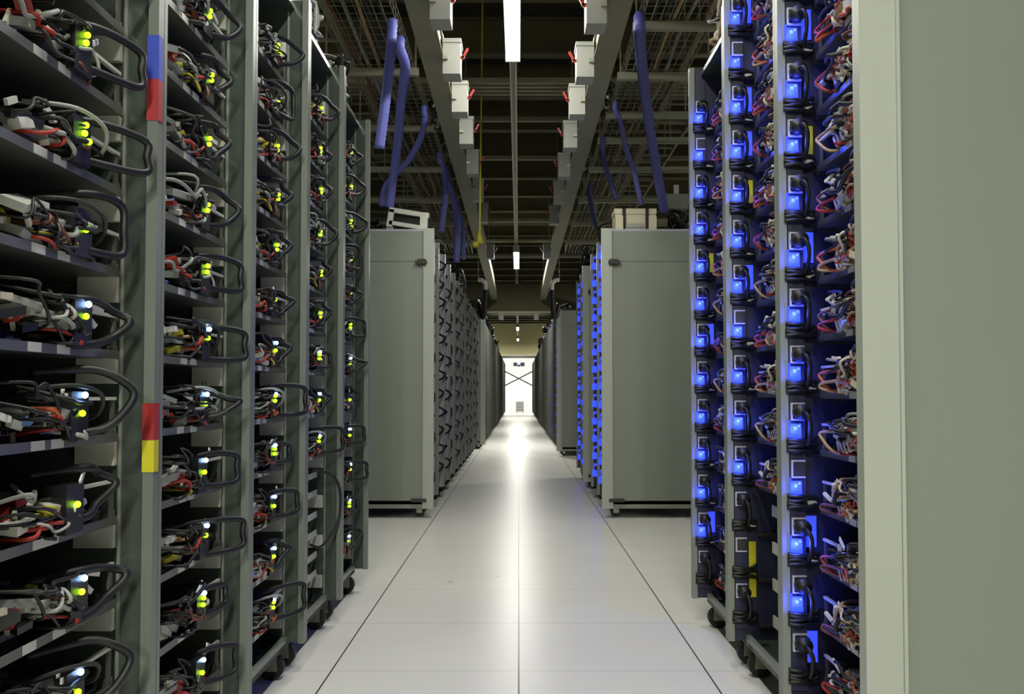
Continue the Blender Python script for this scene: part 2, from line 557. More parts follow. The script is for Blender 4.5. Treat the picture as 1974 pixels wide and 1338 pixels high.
def make_rack(s, y0, X, H, label, slots, blue, full, end=None, group=None, tapes=(), skip=(), dimmed=False):
    """s: +1 left row (front faces +x), -1 right row (mirrored)."""
    t = thing('server_rack', label, 'server rack', (-X * s, y0, 0), group)
    sk = 'L' if s > 0 else 'R'
    for far in (False, True):
        link('side_panel', shared('side_panel|%d%s%.2f%d' % (far, sk, H, dimmed), lambda: dark_panel_mb(s, far) if dimmed else side_panel_mb(s, far, H)), t)
    link('rear_shade_sheet', shared('rear_shade_sheet|%s%.2f' % (sk, H), lambda: MB().box((-0.92, 0.010, 0.1), (-0.91, RW - 0.010, H - 0.03), 'rear_shade').flip(s)), t)  # dark sheet added for the shade inside the open-backed rack
    link('top_panel', shared('top_panel|%s%.2f' % (sk, H), lambda: MB().box((-0.91, 0.010, H - 0.03), (-0.05, RW - 0.010, H - 0.012), 'side_steel').flip(s)), t)
    link('base', shared('base|%s' % sk, lambda: MB().box((-0.91, 0.010, 0.085), (-0.06, RW - 0.010, 0.1), 'side_steel').box((-0.075, 0.01, 0.085), (-0.06, RW - 0.01, 0.118), 'panel').flip(s)), t)
    cm = shared('caster|' + sk, lambda: caster_mb(s))
    for cx in (-0.09, -0.84):
        for cy in (0.07, RW - 0.07):
            link('caster', cm, t, (cx * s, cy, 0))
    bk = shared('bracket|' + sk, lambda: (MB().box((-0.15, RW - 0.024, -0.050 if s > 0 else -0.012), (-0.075 if s > 0 else -0.10, RW - 0.010, -0.002), 'bracket_metal' if s > 0 else 'dark_steel')
                                          .box((-0.75, RW - 0.022, -0.012), (-0.15, RW - 0.010, -0.002), 'side_steel')).flip(s))
    for z in slots:
        link('bracket', bk, t, (0, 0, z))
    if end:
        e = link('end_panel', end_panel_mb(s, H, end).mesh('end_panel'), t)
        link('handle', MB().box((-0.115, -0.052, H - 0.262), (-0.03, -0.035, H - 0.236), 'dark_steel').box((-0.10, -0.043, H - 0.275), (-0.04, -0.035, H - 0.225), 'dark_steel').flip(s).mesh('handle'), e, label='dark recessed handle at the header seam')
        link('handle', MB().box((-0.14, -0.045, 0.118), (-0.03, -0.029, 0.142), 'dark_steel').flip(s).mesh('handle'), e, label='dark recessed handle near the floor')
    if blue:
        ps = link('power_strip', shared('power_strip|%.2f' % H, lambda: MB().box((-0.062, RW - 0.026, 0.14), (-0.022, RW - 0.010, H - 0.05), 'blue_lit_dark').flip(s)), t)
        om = shared('outlet|', lambda: MB().box((-0.060, RW - 0.034, 0.012), (-0.024, RW - 0.026, 0.016), 'plate_lavender').box((-0.060, RW - 0.034, 0.054), (-0.024, RW - 0.026, 0.058), 'plate_lavender')
                    .box((-0.028, RW - 0.034, 0.016), (-0.024, RW - 0.026, 0.054), 'plate_lavender').box((-0.060, RW - 0.032, 0.016), (-0.028, RW - 0.026, 0.054), 'dark_steel').flip(s))
        pm = shared('plug|', lambda: MB().cyl((-0.046, RW - 0.064, 0.034), (-0.046, RW - 0.032, 0.034), 0.020, 'black', 14).box((-0.062, RW - 0.05, 0.022), (-0.030, RW - 0.034, 0.05), 'black')
                    .tube(curve([(-0.046, RW - 0.058, 0.035), (-0.05, RW - 0.085, 0.028), (-0.058, RW - 0.085, 0.005), (-0.060, RW - 0.07, -0.03), (-0.062, RW - 0.045, -0.05)], 5), 0.006, 'black', 6).flip(s), True)
        bm_ = shared('blue_light_glow|%d' % full, lambda: (MB().box((-0.050, RW - 0.034, -0.030), (-0.022, RW - 0.026, 0.004), 'glow_blue_soft').box((-0.022, RW - 0.036, -0.034), (-0.0185, RW - 0.026, 0.012), 'glow_blue').box((-0.050, RW - 0.036, -0.034), (-0.022, RW - 0.028, -0.022), 'glow_blue').ball((-0.034, RW - 0.034, -0.008), 0.006, 'led_core').ball((-0.044, RW - 0.034, -0.002), 0.004, 'led_core') if full else
                                                    MB().box((-0.098, RW - 0.034, -0.040), (-0.012, RW - 0.026, 0.012), 'glow_blue').box((-0.070, RW - 0.034, 0.012), (-0.022, RW - 0.028, 0.07), 'glow_blue_soft')).flip(s))  # far racks: blue-lit plates built as wide glowing boxes
        pl = shared('blue_lit_plate|', lambda: MB().box((-0.092, RW - 0.016, -0.02), (-0.066, RW - 0.014, 0.06), 'glow_blue_soft').flip(s))  # label plate lit by the blue lights, given a glow of its own
        yt = shared('yellow_label|', lambda: MB().box((-0.093, RW - 0.018, -0.03), (-0.073, RW - 0.014, 0.045), 'yellow_tag').flip(s))
        rnd = random.Random(int(y0 * 100))
        for i, z in enumerate(slots):
            if z + 0.12 > H - 0.05:
                continue
            zz = z + 0.075
            if full:
                link('outlet', om, ps, (0, 0, zz))
                if rnd.random() < 0.9:
                    link('plug', pm, ps, (0, 0, zz))
            else:
                link('plug', pm, ps, (0, 0, zz))
            if full:
                cb = shared('cable_band|%d' % (i % 3), lambda: cable_band_mb(i % 3).flip(s), True)
                link('cable_band', cb, ps, (0, 0, zz), label='black cables crossing the panel')
                if rnd.random() < 0.6:
                    link('connector', shared('connector|strip', lambda: MB().rbox((-0.078, RW - 0.022, -0.052), (0.022, 0.014, 0.016), (0, 0.5, 0), 'bracket_metal').flip(s)), ps, (0, 0, zz), label='pale connector')
            if z > 0.3 or not full:
                if not (z in skip):
                    bl = link('blue_light_glow', bm_, ps, (0, 0, zz), label='blue light and its glow on the strip')
                    if full:
                        d = bpy.data.lights.new('blue_glow', 'POINT')
                        d.energy, d.color, d.shadow_soft_size = rnd.uniform(0.22, 0.5), (0.04, 0.07, 1.0), 0.006
                        g = bpy.data.objects.new('blue_glow', d)
                        g.location = (0.034, RW - 0.055, -0.012)
                        g.parent = bl
                        COL.objects.link(g)
            if full and z not in skip:
                r = rnd.random()
                if r < 0.35:
                    link('blue_lit_plate', pl, ps, (0, 0, zz), label='dim blue lit plate')
                elif r < 0.42:
                    link('yellow_label', yt, ps, (0, 0, zz), label='upright yellow label')
    for z0, z1, mt in tapes:
        link('tape', MB().box((-0.021, RW - 0.0275, z0), (0.0015, RW - 0.005, z1), mt).flip(s).mesh('tape'), t, label={'red_tape': 'red tape on the post', 'blue_tape': 'blue tape on the post', 'yellow_tag': 'yellow tape on the post'}[mt])
    return t


# ------------------------------------------------------------------ server trays
def tray_mb(s, fx):
    m = MB()
    m.box((-0.70, 0.016, -0.002), (fx, RW - 0.027, 0.0), 'tray_metal')
    m.box((fx - 0.0015, 0.016, -0.004), (fx, RW - 0.027, 0.012), 'tray_metal')
    m.box((-0.70, RW - 0.030, 0.0), (fx - 0.004, RW - 0.0285, 0.022), 'tray_metal')
    return m.flip(s)


def wire_pts(r, fx, ya, yb, za, zb, out, n=3):
    pts = [(fx - 0.05 - r.random() * 0.05, ya, za)]
    for k in range(n):
        t = (k + 1) / (n + 1)
        pts.append((fx - 0.005 + out * r.uniform(0.2, 1.0), ya + (yb - ya) * t + r.uniform(-0.03, 0.03), za + (zb - za) * t + r.uniform(-0.018, 0.022)))
    pts.append((fx - 0.04 - r.random() * 0.06, yb, zb))
    return [(min(p[0], fx + 0.03), p[1], max(0.010, min(0.12, p[2]))) for p in pts]


def loop_pts(r, fx):
    top, bot = r.uniform(0.085, 0.130), r.uniform(0.010, 0.042)
    out = r.uniform(-0.034, 0.012)
    ye = r.uniform(0.47, 0.545)
    mid = (top + bot) / 2
    if r.random() < 0.25:
        return [(fx - 0.05, 0.36, top - 0.02), (fx + 0.01, 0.43, top), (out - 0.004, ye, top - 0.006), (out, ye + 0.005, mid), (out - 0.002, ye - 0.002, bot + 0.004), (fx + 0.01, 0.42, bot), (fx - 0.05, 0.33, bot + 0.01)]
    return [(fx - 0.05, 0.36, top - 0.008), (fx + 0.012, 0.43, top), (out - 0.022, ye - 0.02, top - 0.014), (out, ye, mid + 0.012), (out - 0.02, ye - 0.03, bot + 0.022), (fx + 0.012, 0.42, bot + 0.004), (fx - 0.05, 0.33, bot)]


def tray_variant(s, seed, low):
    """parts of one detailed tray: list of (name, mesh, label)"""
    r = random.Random(seed)
    fx = -0.066 if s > 0 else -0.10
    P = []

    def add(name, mb, label=None, smooth=False):
        P.append((name, mb.flip(s).mesh(name, smooth), label))
    P.append(('tray', shared('tray|%d' % s, lambda: tray_mb(s, fx)), None))
    # circuit board and chips
    m = MB().box((-0.55, 0.04, 0.006), (fx - 0.02, 0.44, 0.009), 'pcb')
    for k in range(46):
        x, y = r.uniform(fx - 0.22, fx - 0.035), r.uniform(0.16, 0.42)
        a, b, h = r.uniform(0.005, 0.016), r.uniform(0.006, 0.022), r.uniform(0.004, 0.026)
        m.box((x - a, y - b, 0.009), (x + a * 0.2, y + b, 0.009 + h), r.choice(['chip', 'chip', 'silver', 'tan', 'pcb', 'cream', 'dark_steel']))
    for k in range(10):
        x, y = r.uniform(fx - 0.16, fx - 0.03), r.uniform(0.2, 0.42)
        m.cyl((x, y, 0.009), (x, y, 0.009 + r.uniform(0.012, 0.022)), 0.005, r.choice(['silver', 'chip', 'sky_blue']), 8)
    add('circuit_board', m)
    m = MB().box((fx - 0.23, 0.36, 0.009), (fx - 0.13, 0.45, 0.02), 'silver')
    for k in range(11):
        y = 0.362 + k * 0.0086
        m.box((fx - 0.23, y, 0.02), (fx - 0.13, y + 0.002, 0.07), 'silver')
    add('heat_sink', m)
    for k in range(4):
        x = fx - 0.055 - 0.014 * k
        m = MB().box((x, 0.21, 0.012), (x + 0.004, 0.34, 0.05), r.choice(['pcb', 'pcb', 'tan']))
        for q in range(6):
            m.box((x + 0.004, 0.22 + q * 0.02, 0.022), (x + 0.0055, 0.234 + q * 0.02, 0.044), 'chip')
        m.box((x - 0.002, 0.20, 0.009), (x + 0.006, 0.35, 0.02), r.choice(['cream', 'chip', 'cream']))
        add('memory_module', m)
    # drive or supply box at the far end
    y0 = r.uniform(0.435, 0.45)
    m = MB().box((fx - 0.26, y0, 0.002), (fx - 0.05, y0 + 0.075, 0.056), 'dark_steel')
    m.box((fx - 0.05, y0 + 0.068, 0.002), (fx - 0.046, y0 + 0.076, 0.058), 'bracket_metal')
    for q in range(5):
        m.box((fx - 0.05, y0 + 0.006 + q * 0.012, 0.012), (fx - 0.048, y0 + 0.013 + q * 0.012, 0.046), 'chip')
    add('hard_drive', m)
    for k in range(4 if s > 0 else 2):
        z, y = r.uniform(0.02, 0.075), r.uniform(0.22, 0.40)
        add('module', MB().rbox((fx - 0.012 - r.random() * 0.03, y, z), (r.uniform(0.02, 0.05), r.uniform(0.05, 0.11), 0.014), (r.uniform(-0.25, 0.25), r.uniform(-0.4, 0.4), r.uniform(-0.4, 0.4)), r.choice(['box_grey', 'bracket_metal', 'silver', 'tray_metal', 'dark_steel'])))
    m = MB()
    for k in range(5 if s > 0 else 6):
        ya = r.uniform(0.18, 0.32)
        m.tube(curve(wire_pts(r, fx, ya, ya + r.uniform(0.08, 0.2), r.uniform(0.04, 0.11), r.uniform(0.02, 0.10), 0.03), 5), r.uniform(0.0025, 0.0045), r.choice(['black', 'chip', 'dark_steel', 'black', 'box_grey'] if s > 0 else ['cream', 'tan', 'brown', 'box_grey', 'chip', 'orange']), 5)
    add('cable_bundle', m, 'tangled dark cables' if s > 0 else 'tangled pale cables', True)
    for k in range(5 if s > 0 else 7):
        add('clip', MB().rbox((fx - r.uniform(0.0, 0.03), r.uniform(0.2, 0.46), r.uniform(0.03, 0.08)), (0.006, r.uniform(0.02, 0.055), 0.010), (r.uniform(-0.9, 0.9), 0, r.uniform(-0.5, 0.5)), r.choice(['white', 'cream', 'bracket_metal', 'box_grey'])))
    # connectors at the front edge
    for k in range(5 if s > 0 else 15):
        y = r.uniform(0.22, 0.42)
        z = r.uniform(0.012, 0.07)
        sz = (r.uniform(0.012, 0.03), r.uniform(0.018, 0.045), r.uniform(0.009, 0.02))
        m = MB().rbox((fx + (0.008 if s < 0 else -0.012) - r.random() * 0.03, y, z + sz[2] / 2), sz, (r.uniform(-0.5, 0.5), r.uniform(-0.3, 0.3), r.uniform(-0.5, 0.5)), r.choice(['white', 'white', 'cream', 'box_grey', 'yellow', 'red', 'chip', 'sky_blue'] if s > 0 else ['cream', 'white', 'tan', 'box_grey', 'cream', 'bracket_metal', 'orange', 'chip']))
        add('connector', m)
    if s < 0:
        m = MB()
        a = r.uniform(0.5, 0.8)
        for q in range(5):
            m.rbox((fx - 0.016, 0.27 + q * 0.026, 0.06), (0.04, 0.008, 0.06), (a, 0, 0.2), r.choice(['cream', 'tan', 'box_grey']))
        add('riser_card', m)
        m = MB().box((fx - 0.10, 0.34, 0.02), (fx - 0.012, 0.43, 0.075), 'tan')
        for q in range(7):
            m.box((fx - 0.10, 0.342 + q * 0.0125, 0.075), (fx - 0.010, 0.348 + q * 0.0125, 0.09), r.choice(['cream', 'box_grey', 'tan', 'silver']))
            m.box((fx - 0.012, 0.342 + q * 0.0125, 0.022), (fx - 0.009, 0.350 + q * 0.0125, 0.07), r.choice(['cream', 'chip', 'tan', 'bracket_metal']))
        add('card_block', m, 'block of cream and tan cards')
    # labels on the lip
    for y in (0.27, 0.335):
        y += r.uniform(-0.015, 0.015)
        add('label', MB().box((fx, y, -0.003), (fx + 0.001, y + 0.04, 0.012), 'bracket_metal'), 'pale label on the front lip')
    # a white tie tag
    yy = r.uniform(0.38, 0.46)
    add('tag', MB().rbox((fx + 0.008, yy, r.uniform(0.078, 0.1)), (0.003, 0.045, 0.010), (r.uniform(-0.5, 0.5), 0, r.uniform(-0.3, 0.3)), 'white'), 'white cable tag')
    # cross bar half-way to the next shelf
    add('front_bar', MB().box((fx - 0.012, 0.46, 0.074), (fx - 0.004, RW - 0.028, 0.080), 'bracket_metal').box((fx - 0.012, RW - 0.040, 0.0), (fx - 0.006, RW - 0.030, 0.074), 'tray_metal'))
    # coloured wires
    palette_right = [['orange', 'brown', 'tan', 'cream', 'cream', 'chip', 'box_grey'], ['brown', 'red', 'cream', 'tan', 'chip', 'white'], ['orange', 'red', 'tan', 'cream', 'chip', 'box_grey'], ['red', 'orange', 'cream', 'yellow', 'tan', 'chip']]
    cols = r.choice(palette_right) if s < 0 else r.choice([['red', 'orange', 'red', 'chip', 'chip', 'dark_steel', 'box_grey', 'chip'], ['orange', 'red', 'brown', 'chip', 'dark_steel', 'tan', 'chip'], ['red', 'brown', 'orange', 'red', 'yellow', 'chip', 'box_grey'], ['brown', 'red', 'chip', 'chip', 'box_grey', 'dark_steel'], ['red', 'yellow', 'brown', 'red', 'chip', 'dark_steel', 'chip']])
    if not low and s > 0 and r.random() < 0.5:
        cols = cols[:2] + [c for c in cols[2:] if c not in ('red', 'orange')] + ['chip', 'dark_steel']
    for k, c in enumerate(cols):
        ya = r.uniform(0.24, 0.34)
        yb = ya + r.uniform(0.08, 0.16)
        za = r.uniform(0.015, 0.06)
        zb = r.uniform(0.012, 0.05)
        add({'chip': 'black_wire', 'dark_steel': 'grey_wire', 'box_grey': 'pale_wire', 'cream': 'cream_wire'}.get(c, c + '_wire'), MB().tube(curve(wire_pts(r, fx, ya, yb, za, zb, 0.022)), r.uniform(0.0028, 0.0042), c, 6), None, True)
    if s > 0:
        add('power_cord', MB().tube(curve(loop_pts(r, fx), 8), 0.0075, 'black', 8), 'black looped cord', True)
        if r.random() < 0.5:
            add('network_cable', MB().tube(curve([(fx - 0.04, 0.30, 0.09), (fx + 0.015, 0.37, 0.10), (fx + 0.03, 0.44, 0.085), (fx + 0.01, 0.47, 0.05), (fx - 0.05, 0.49, 0.03)]), 0.004, r.choice(['dark_steel', 'box_grey', 'black']), 6), None, True)
    else:
        for q in range(2):
            ya = r.uniform(0.22, 0.34)
            yb = r.uniform(0.42, 0.50)
            add('black_cable', MB().tube(curve(wire_pts(r, fx, ya, yb, r.uniform(0.06, 0.11), r.uniform(0.02, 0.09), 0.05), 6), r.uniform(0.003, 0.006), 'black', 6), None, True)
        if r.random() < 0.7:
            m = MB()
            m.tube([Vector((fx + 0.012, 0.27 + 0.03 * math.cos(q * math.pi / 6), 0.105 + 0.014 * math.sin(q * math.pi / 6))) for q in range(13)], 0.006, 'dark_steel', 6)
            add('cable_coil', m, None, True)
        for q in range(3):
            add('connector', MB().rbox((fx + 0.01, r.uniform(0.34, 0.5), r.uniform(0.03, 0.10)), (0.008, 0.03, 0.007), (r.uniform(-0.8, 0.8), 0, r.uniform(-0.4, 0.4)), r.choice(['white', 'white', 'box_grey', 'plate_lavender'])))
    if s < 0:
        for q in range(2):
            z0 = r.uniform(0.03, 0.08)
            c = r.choice(['red', 'orange', 'brown', 'chip', 'tan'])
            if r.random() < 0.3:
                continue
            add({'chip': 'black'}.get(c, c) + '_wire', MB().tube(curve([(fx - 0.03, 0.36, z0), (fx + 0.012, 0.42, z0 - 0.005), (fx + 0.026, 0.475 + 0.01 * q, z0 - 0.010), (fx + 0.028, 0.485, z0 - 0.022), (fx + 0.010, 0.44, 0.014), (fx - 0.03, 0.38, 0.012)], 6), 0.004, c, 6), None, True)
        for q in range(4):
            add('clip', MB().rbox((fx + 0.012, 0.34 + 0.022 * q, 0.028 + r.uniform(-0.008, 0.008)), (0.005, 0.036, 0.008), (0.75, 0, 0.1), r.choice(['cream', 'bracket_metal', 'white'])))
    # indicator lights
    yl = r.uniform(0.375, 0.405) if s > 0 else r.uniform(0.30, 0.36)
    if s > 0:
        n = r.choice([1, 2, 2, 3]) if not low else r.choice([1, 1, 2])
        zl = r.uniform(0.052, 0.064)
        m0 = MB().box((fx - 0.03, yl - 0.03, 0.009), (fx + 0.016, yl + 0.03, 0.09), 'chip')
        add('status_board', m0)
        for q in range(n):
            add('indicator_light', MB().ball((fx + 0.020, yl + (0.0, 0.004, 0.016)[q], zl + (0, 0.015, -0.010)[q]), 0.0056, 'led_green'), 'lit green indicator', True)
        if low and r.random() < 0.85:
            add('indicator_light', MB().ball((fx + 0.020, yl + 0.008, 0.084), 0.0058, 'led_white'), 'lit blue-white indicator', True)
    elif low:
        add('indicator_light', MB().ball((fx - 0.004, yl - 0.05, 0.085), 0.0075, 'led_white'), 'lit blue-white indicator', True)
        add('indicator_light', MB().ball((fx - 0.002, yl + 0.09, 0.05), 0.006, 'glow_blue'), 'lit blue indicator', True)
    return P, cols[0], cols[1]


WN = {'red': 'red', 'orange': 'orange', 'brown': 'brown', 'tan': 'tan', 'yellow': 'yellow', 'chip': 'black', 'dark_steel': 'grey', 'box_grey': 'grey'}
VL = {low: [tray_variant(1, 100 + 31 * k + low, low) for k in range(10)] for low in (0, 1)}
VR = {low: [tray_variant(-1, 500 + 17 * k + low, low) for k in range(5)] for low in (0, 1)}


def place_tray(s, X, y0, z, var, label, group):
    parts, _, _ = var
    t = thing('server_tray', label, 'server', (-X * s, y0, z), group)
    for name, me, lab in parts:
        link(name, me, t, label=lab)
    return t


NEAR_L = [(1.130, 0.69, 2.2), (1.738, 0.69, 2.2), (2.346, 0.69, 2.2), (2.954, 0.69, 2.2), (3.562, 0.69, 2.17)]
LW = ['leftmost rack', 'second rack from the left', 'third rack from the left', 'fourth rack from the left', 'fifth rack from the left']
LLAB = ['open rack cut off by the left edge, with blue and red tape on its post',
        'second open rack from the left, red and yellow tape on the post before it',
        'third open rack from the left, black cord loops against its grey side panel',
        'fourth open rack from the left, empty slotted shelves at its foot',
        'fifth open rack from the left, last before the cross aisle']
rr = random.Random(4)
for i, (y0, X, H) in enumerate(NEAR_L):
    tp = [(1.505, 1.590, 'blue_tape'), (1.425, 1.505, 'red_tape'), (0.815, 0.885, 'red_tape'), (0.755, 0.815, 'yellow_tag')] if i == 0 else ()
    rk = make_rack(1, y0, X, H, LLAB[i], [z for z in LZ], False, True, tapes=tp)
    vis = [z for z in LZ if -10 < project_y(y0 + RW, z) and project_y(y0 + RW, z + 0.12) < 1340 and z + 0.14 < H - 0.03]
    if i == 3:
        vis = [z for z in vis if z > 0.60]
        m = MB()
        for z in LZ[:3]:
            for q in (0.0, 0.07):
                m.box((-0.10, 0.40, z + q), (-0.095, RW - 0.03, z + q + 0.022), 'bracket_metal')
        m.box((-0.095, 0.38, 0.15), (-0.09, 0.40, 0.64), 'bracket_metal')
        link('blank_plate', m.mesh('blank_plate'), rk, label='slotted blank plate over empty shelves')
        link('loose_cord', MB().tube(curve([(-0.08, 0.40, 0.62), (-0.02, 0.52, 0.585), (0.0, 0.555, 0.50), (-0.01, 0.54, 0.40), (-0.05, 0.46, 0.33), (-0.085, 0.42, 0.34)], 8), 0.005, 'black', 6).mesh('loose_cord', True), rk, label='black cord hanging in a long loop')
    for k, z in enumerate(sorted(vis, reverse=True)):
        low = 1 if z < 1.0 else 0
        var = VL[low][(i * 3 + k * 7 + rr.randrange(3)) % 10]
        place_tray(1, X, y0, z, var, 'server tray with %s and %s wires, %s from top, %s' % (WN[var[1]], 'dark' if WN[var[2]] == WN[var[1]] else WN[var[2]], ORD[k + 1], LW[i]), 'server trays in the cord-looped racks')

NEAR_R = [(1.765, 0.68, 2.3), (2.372, 0.68, 2.3), (2.979, 0.68, 2.2)]
RLAB = ['blue lit open rack beside the large grey end panel it carries at the right edge',
        'second blue lit open rack from the right, yellow label over bare shelves at its foot',
        'third blue lit open rack from the right, last before the cross aisle, standing on casters']
RWd = ['blue rack beside the large grey panel', 'second blue rack from the right', 'third blue rack from the right']
for i, (y0, X, H) in enumerate(NEAR_R):
    bare = [z for z in RZ if z < 0.55] if i == 1 else []
    rk = make_rack(-1, y0, X, H, RLAB[i], RZ, True, True, end=0.95 if i == 0 else None, skip=bare)
    vis = [z for z in RZ if -10 < project_y(y0 + RW, z) and project_y(y0 + RW, z + 0.12) < 1340 and z + 0.13 < H - 0.03 and z not in bare]
    if bare:
        m = MB()
        for q in range(4):
            z = 0.17 + q * 0.115
            m.box((-0.125, 0.30, z), (-0.12, RW - 0.11, z + 0.035), 'bracket_metal')
        m.flip(-1)
        link('shelf_rail', m.mesh('shelf_rail'), rk, label='bare pale shelf rails')
        link('yellow_label', MB().box((-0.093, RW - 0.018, 0.24), (-0.070, RW - 0.014, 0.42), 'yellow_tag').flip(-1).mesh('yellow_label'), rk, label='long upright yellow label')
    for k, z in enumerate(sorted(vis, reverse=True)):
        low = 1 if z < 0.72 else 0
        var = VR[low][(i * 2 + k * 3 + rr.randrange(2)) % 5]
        place_tray(-1, X, y0, z, var, 'cream server tray with %s wires, %s from top, %s' % (WN[var[1]], ORD[k + 1], RWd[i]), 'server trays in the blue lit racks')


# ------------------------------------------------------------------ second row: racks beyond the cross aisle
def small_tray_mb(s, seed):
    r = random.Random(seed)
    fx = -0.066 if s > 0 else -0.10
    m = tray_mb(1, fx)
    m.box((-0.5, 0.05, 0.004), (fx - 0.012, 0.50, 0.03), 'pcb' if s < 0 else 'box_grey')
    if s > 0:
        m.box((fx - 0.010, 0.03, 0.014), (fx - 0.002, 0.57, 0.11), 'plate_lavender')
    for k in range(8):
        y = r.uniform(0.2, 0.5)
        m.box((fx - 0.05, y, 0.02), (fx - 0.01, y + r.uniform(0.02, 0.05), r.uniform(0.04, 0.08)), r.choice(['chip', 'cream', 'silver', 'box_grey', 'dark_steel']))
    if s > 0:
        m.tube(curve(loop_pts(r, fx), 5), 0.009, 'black', 6)
        if r.random() < 0.3:
            m.ball((fx - 0.004, 0.45, 0.06), 0.006, r.choice(['led_white', 'led_green']), 6, 4)
    else:
        m.tube(curve(wire_pts(r, fx, 0.25, 0.5, 0.05, 0.08, 0.04)), 0.005, 'black', 5)
    return m.flip(s)


def mid_row(s, ys, X, H, slots, blue, endat, phrase, rack_phrase, group):
    for i, y0 in enumerate(ys):
        rk = make_rack(s, y0, X, H, rack_phrase(i + 1), slots, blue, False, end=endat.get(i))
        for k, z in enumerate(sorted([q for q in slots if q + 0.135 < H - 0.03], reverse=True)):
            me = shared('server_tray|%d_%d' % (s, (i * 5 + k * 3) % 6), lambda: small_tray_mb(s, 40 + (i * 5 + k * 3) % 6))
            o = link('server_tray', me, None, (-X * s, y0, z))
            tag(o, phrase(ORD[k + 1], ORD[i + 1]), 'server', group)


LZ2 = [0.197 + 0.155 * k for k in range(12)]
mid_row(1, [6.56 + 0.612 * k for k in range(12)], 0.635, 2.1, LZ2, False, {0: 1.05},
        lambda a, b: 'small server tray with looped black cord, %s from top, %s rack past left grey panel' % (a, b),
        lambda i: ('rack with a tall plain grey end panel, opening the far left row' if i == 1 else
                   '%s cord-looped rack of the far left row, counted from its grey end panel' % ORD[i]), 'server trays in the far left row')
mid_row(-1, [6.56, 7.17, 8.50, 9.11], 0.62, 2.1, [0.154 + 0.148 * k for k in range(13)], True, {0: 1.05, 2: 0.95},
        lambda a, b: 'small server tray, %s from top, %s glowing blue rack past right grey panel' % (a, b),
        lambda i: ('rack with a tall plain grey end panel, opening the far right row' if i == 1 else
                   '%s bright blue rack of the far right row, counted from its grey end panel' % ORD[i]), 'server trays in the far right row')

# third row, dim and small, to the end of the room
def far_shelves(s, seed):
    r = random.Random(seed)
    m = MB()
    for z in LZ2:
        m.box((-0.6, 0.015, z), (-0.06, RW - 0.015, z + 0.006), 'tray_metal')
        m.box((-0.5, 0.03, z + 0.006), (-0.09, 0.57, z + r.uniform(0.05, 0.1)), r.choice(['dark_steel', 'chip', 'box_grey']))
        m.box((-0.09, r.uniform(0.2, 0.3), z + 0.01), (-0.06, r.uniform(0.4, 0.56), z + r.uniform(0.04, 0.09)), r.choice(['chip', 'dark_steel', 'cream', 'plate_lavender']))
    return m.flip(s)


def far_rack(s, y, X, label, group, blue=False, end=None):
    rk = make_rack(s, y, X, 2.1, label, [], False, False, group=group, dimmed=True)
    q = int(y * 7) % 3
    o = link('shelf_stack', shared('shelf_stack|%d%d' % (s, q), lambda: far_shelves(s, q)), rk)
    o['kind'] = 'stuff'
    if end:
        link('end_panel', end_panel_mb(s, 2.1, end).mesh('end_panel'), rk)
    if blue:
        m = MB()
        for z in LZ2:
            m.box((-0.06, RW - 0.04, z + 0.03), (-0.02, RW - 0.026, z + 0.065), 'glow_blue')
        b = link('light_strip', m.flip(s).mesh('light_strip'), rk, label='column of blue lights')
    return rk


for k in range(37):
    y = 14.6 + 0.625 * k
    far_rack(1, y, 0.56, 'dim dark rack far down the left row, running to the end wall', 'dim racks far down the left row', end=1.0 if k == 0 else None)
    if y > 13.8:
        far_rack(-1, y, 0.56, 'dim dark rack far down the right row, running to the end wall', 'dim racks far down the right row', blue=k in (1, 2, 4))
for k in range(2):
    far_rack(-1, 12.95 + 0.625 * k, 0.56, ['narrow grey end panel rack beyond the second right cross aisle', 'dim rack right behind the narrow grey end panel on the right'][k], None, blue=k == 1, end=1.0 if k == 0 else None)

# ------------------------------------------------------------------ overhead: busways with tap boxes
BUS_Z = 2.84
for s, w in ((-1, 'left'), (1, 'right')):
    b = thing('busway', 'long dark overhead busway running down the %s of the strip lights' % w, 'busway', (s * 0.50, 0, BUS_Z))
    m = MB().box((-0.055, 1.0, 0.0), (0.055, 18.8, 0.14), 'duct')
    m.box((-0.065, 0.99, 0.10), (0.065, 18.81, 0.112), 'duct').box((-0.065, 0.99, -0.004), (0.065, 18.81, 0.008), 'duct')
    link('housing', m.mesh('housing'), b)
    for k in range(6):
        y = 2.0 + 3.2 * k
        link('hanger_rod', MB().box((-0.006, y, 0.14), (0.006, y + 0.012, 4.3 - BUS_Z), 'olive_steel').mesh('hanger_rod'), b)
    if s < 0:
        ys = [4.40, 5.15, 5.85, 6.6, 7.5, 8.5, 9.6, 12.2]
    else:
        ys = [4.45, 5.2, 5.9, 6.7, 7.6, 8.6, 9.7, 12.2]
    for k, y in enumerate(ys):
        t = thing('tap_box', 'pale switch box with a red lever, %s along the %s overhead busway' % (ORD[k + 1], w), 'switch box', (s * 0.50 - s * 0.067, y, BUS_Z - 0.12), 'tap boxes along the busways')
        link('box_body', MB().box((0, -0.07, 0), (-s * 0.10, 0.07, 0.20), 'box_white' if k in (0, 1, 2, 7) else 'box_grey').box((0, -0.075, 0.18), (-s * 0.105, 0.075, 0.203), 'box_grey').mesh('box_body'), t)
        link('bracket', MB().box((0, -0.05, 0.12), (s * 0.004, 0.05, 0.24), 'galvanised').box((-s * 0.03, -0.085, 0.08), (0.0, -0.072, 0.10), 'galvanised').mesh('bracket'), t)
        lm = MB().rbox((-s * 0.125, -0.05, 0.12), (0.012, 0.02, 0.07), (0, s * -0.5, 0), 'red').rbox((-s * 0.108, -0.05, 0.10), (0.03, 0.02, 0.012), (0, 0, 0), 'red')
        link('lever', lm.mesh('lever'), t, label='red lever')

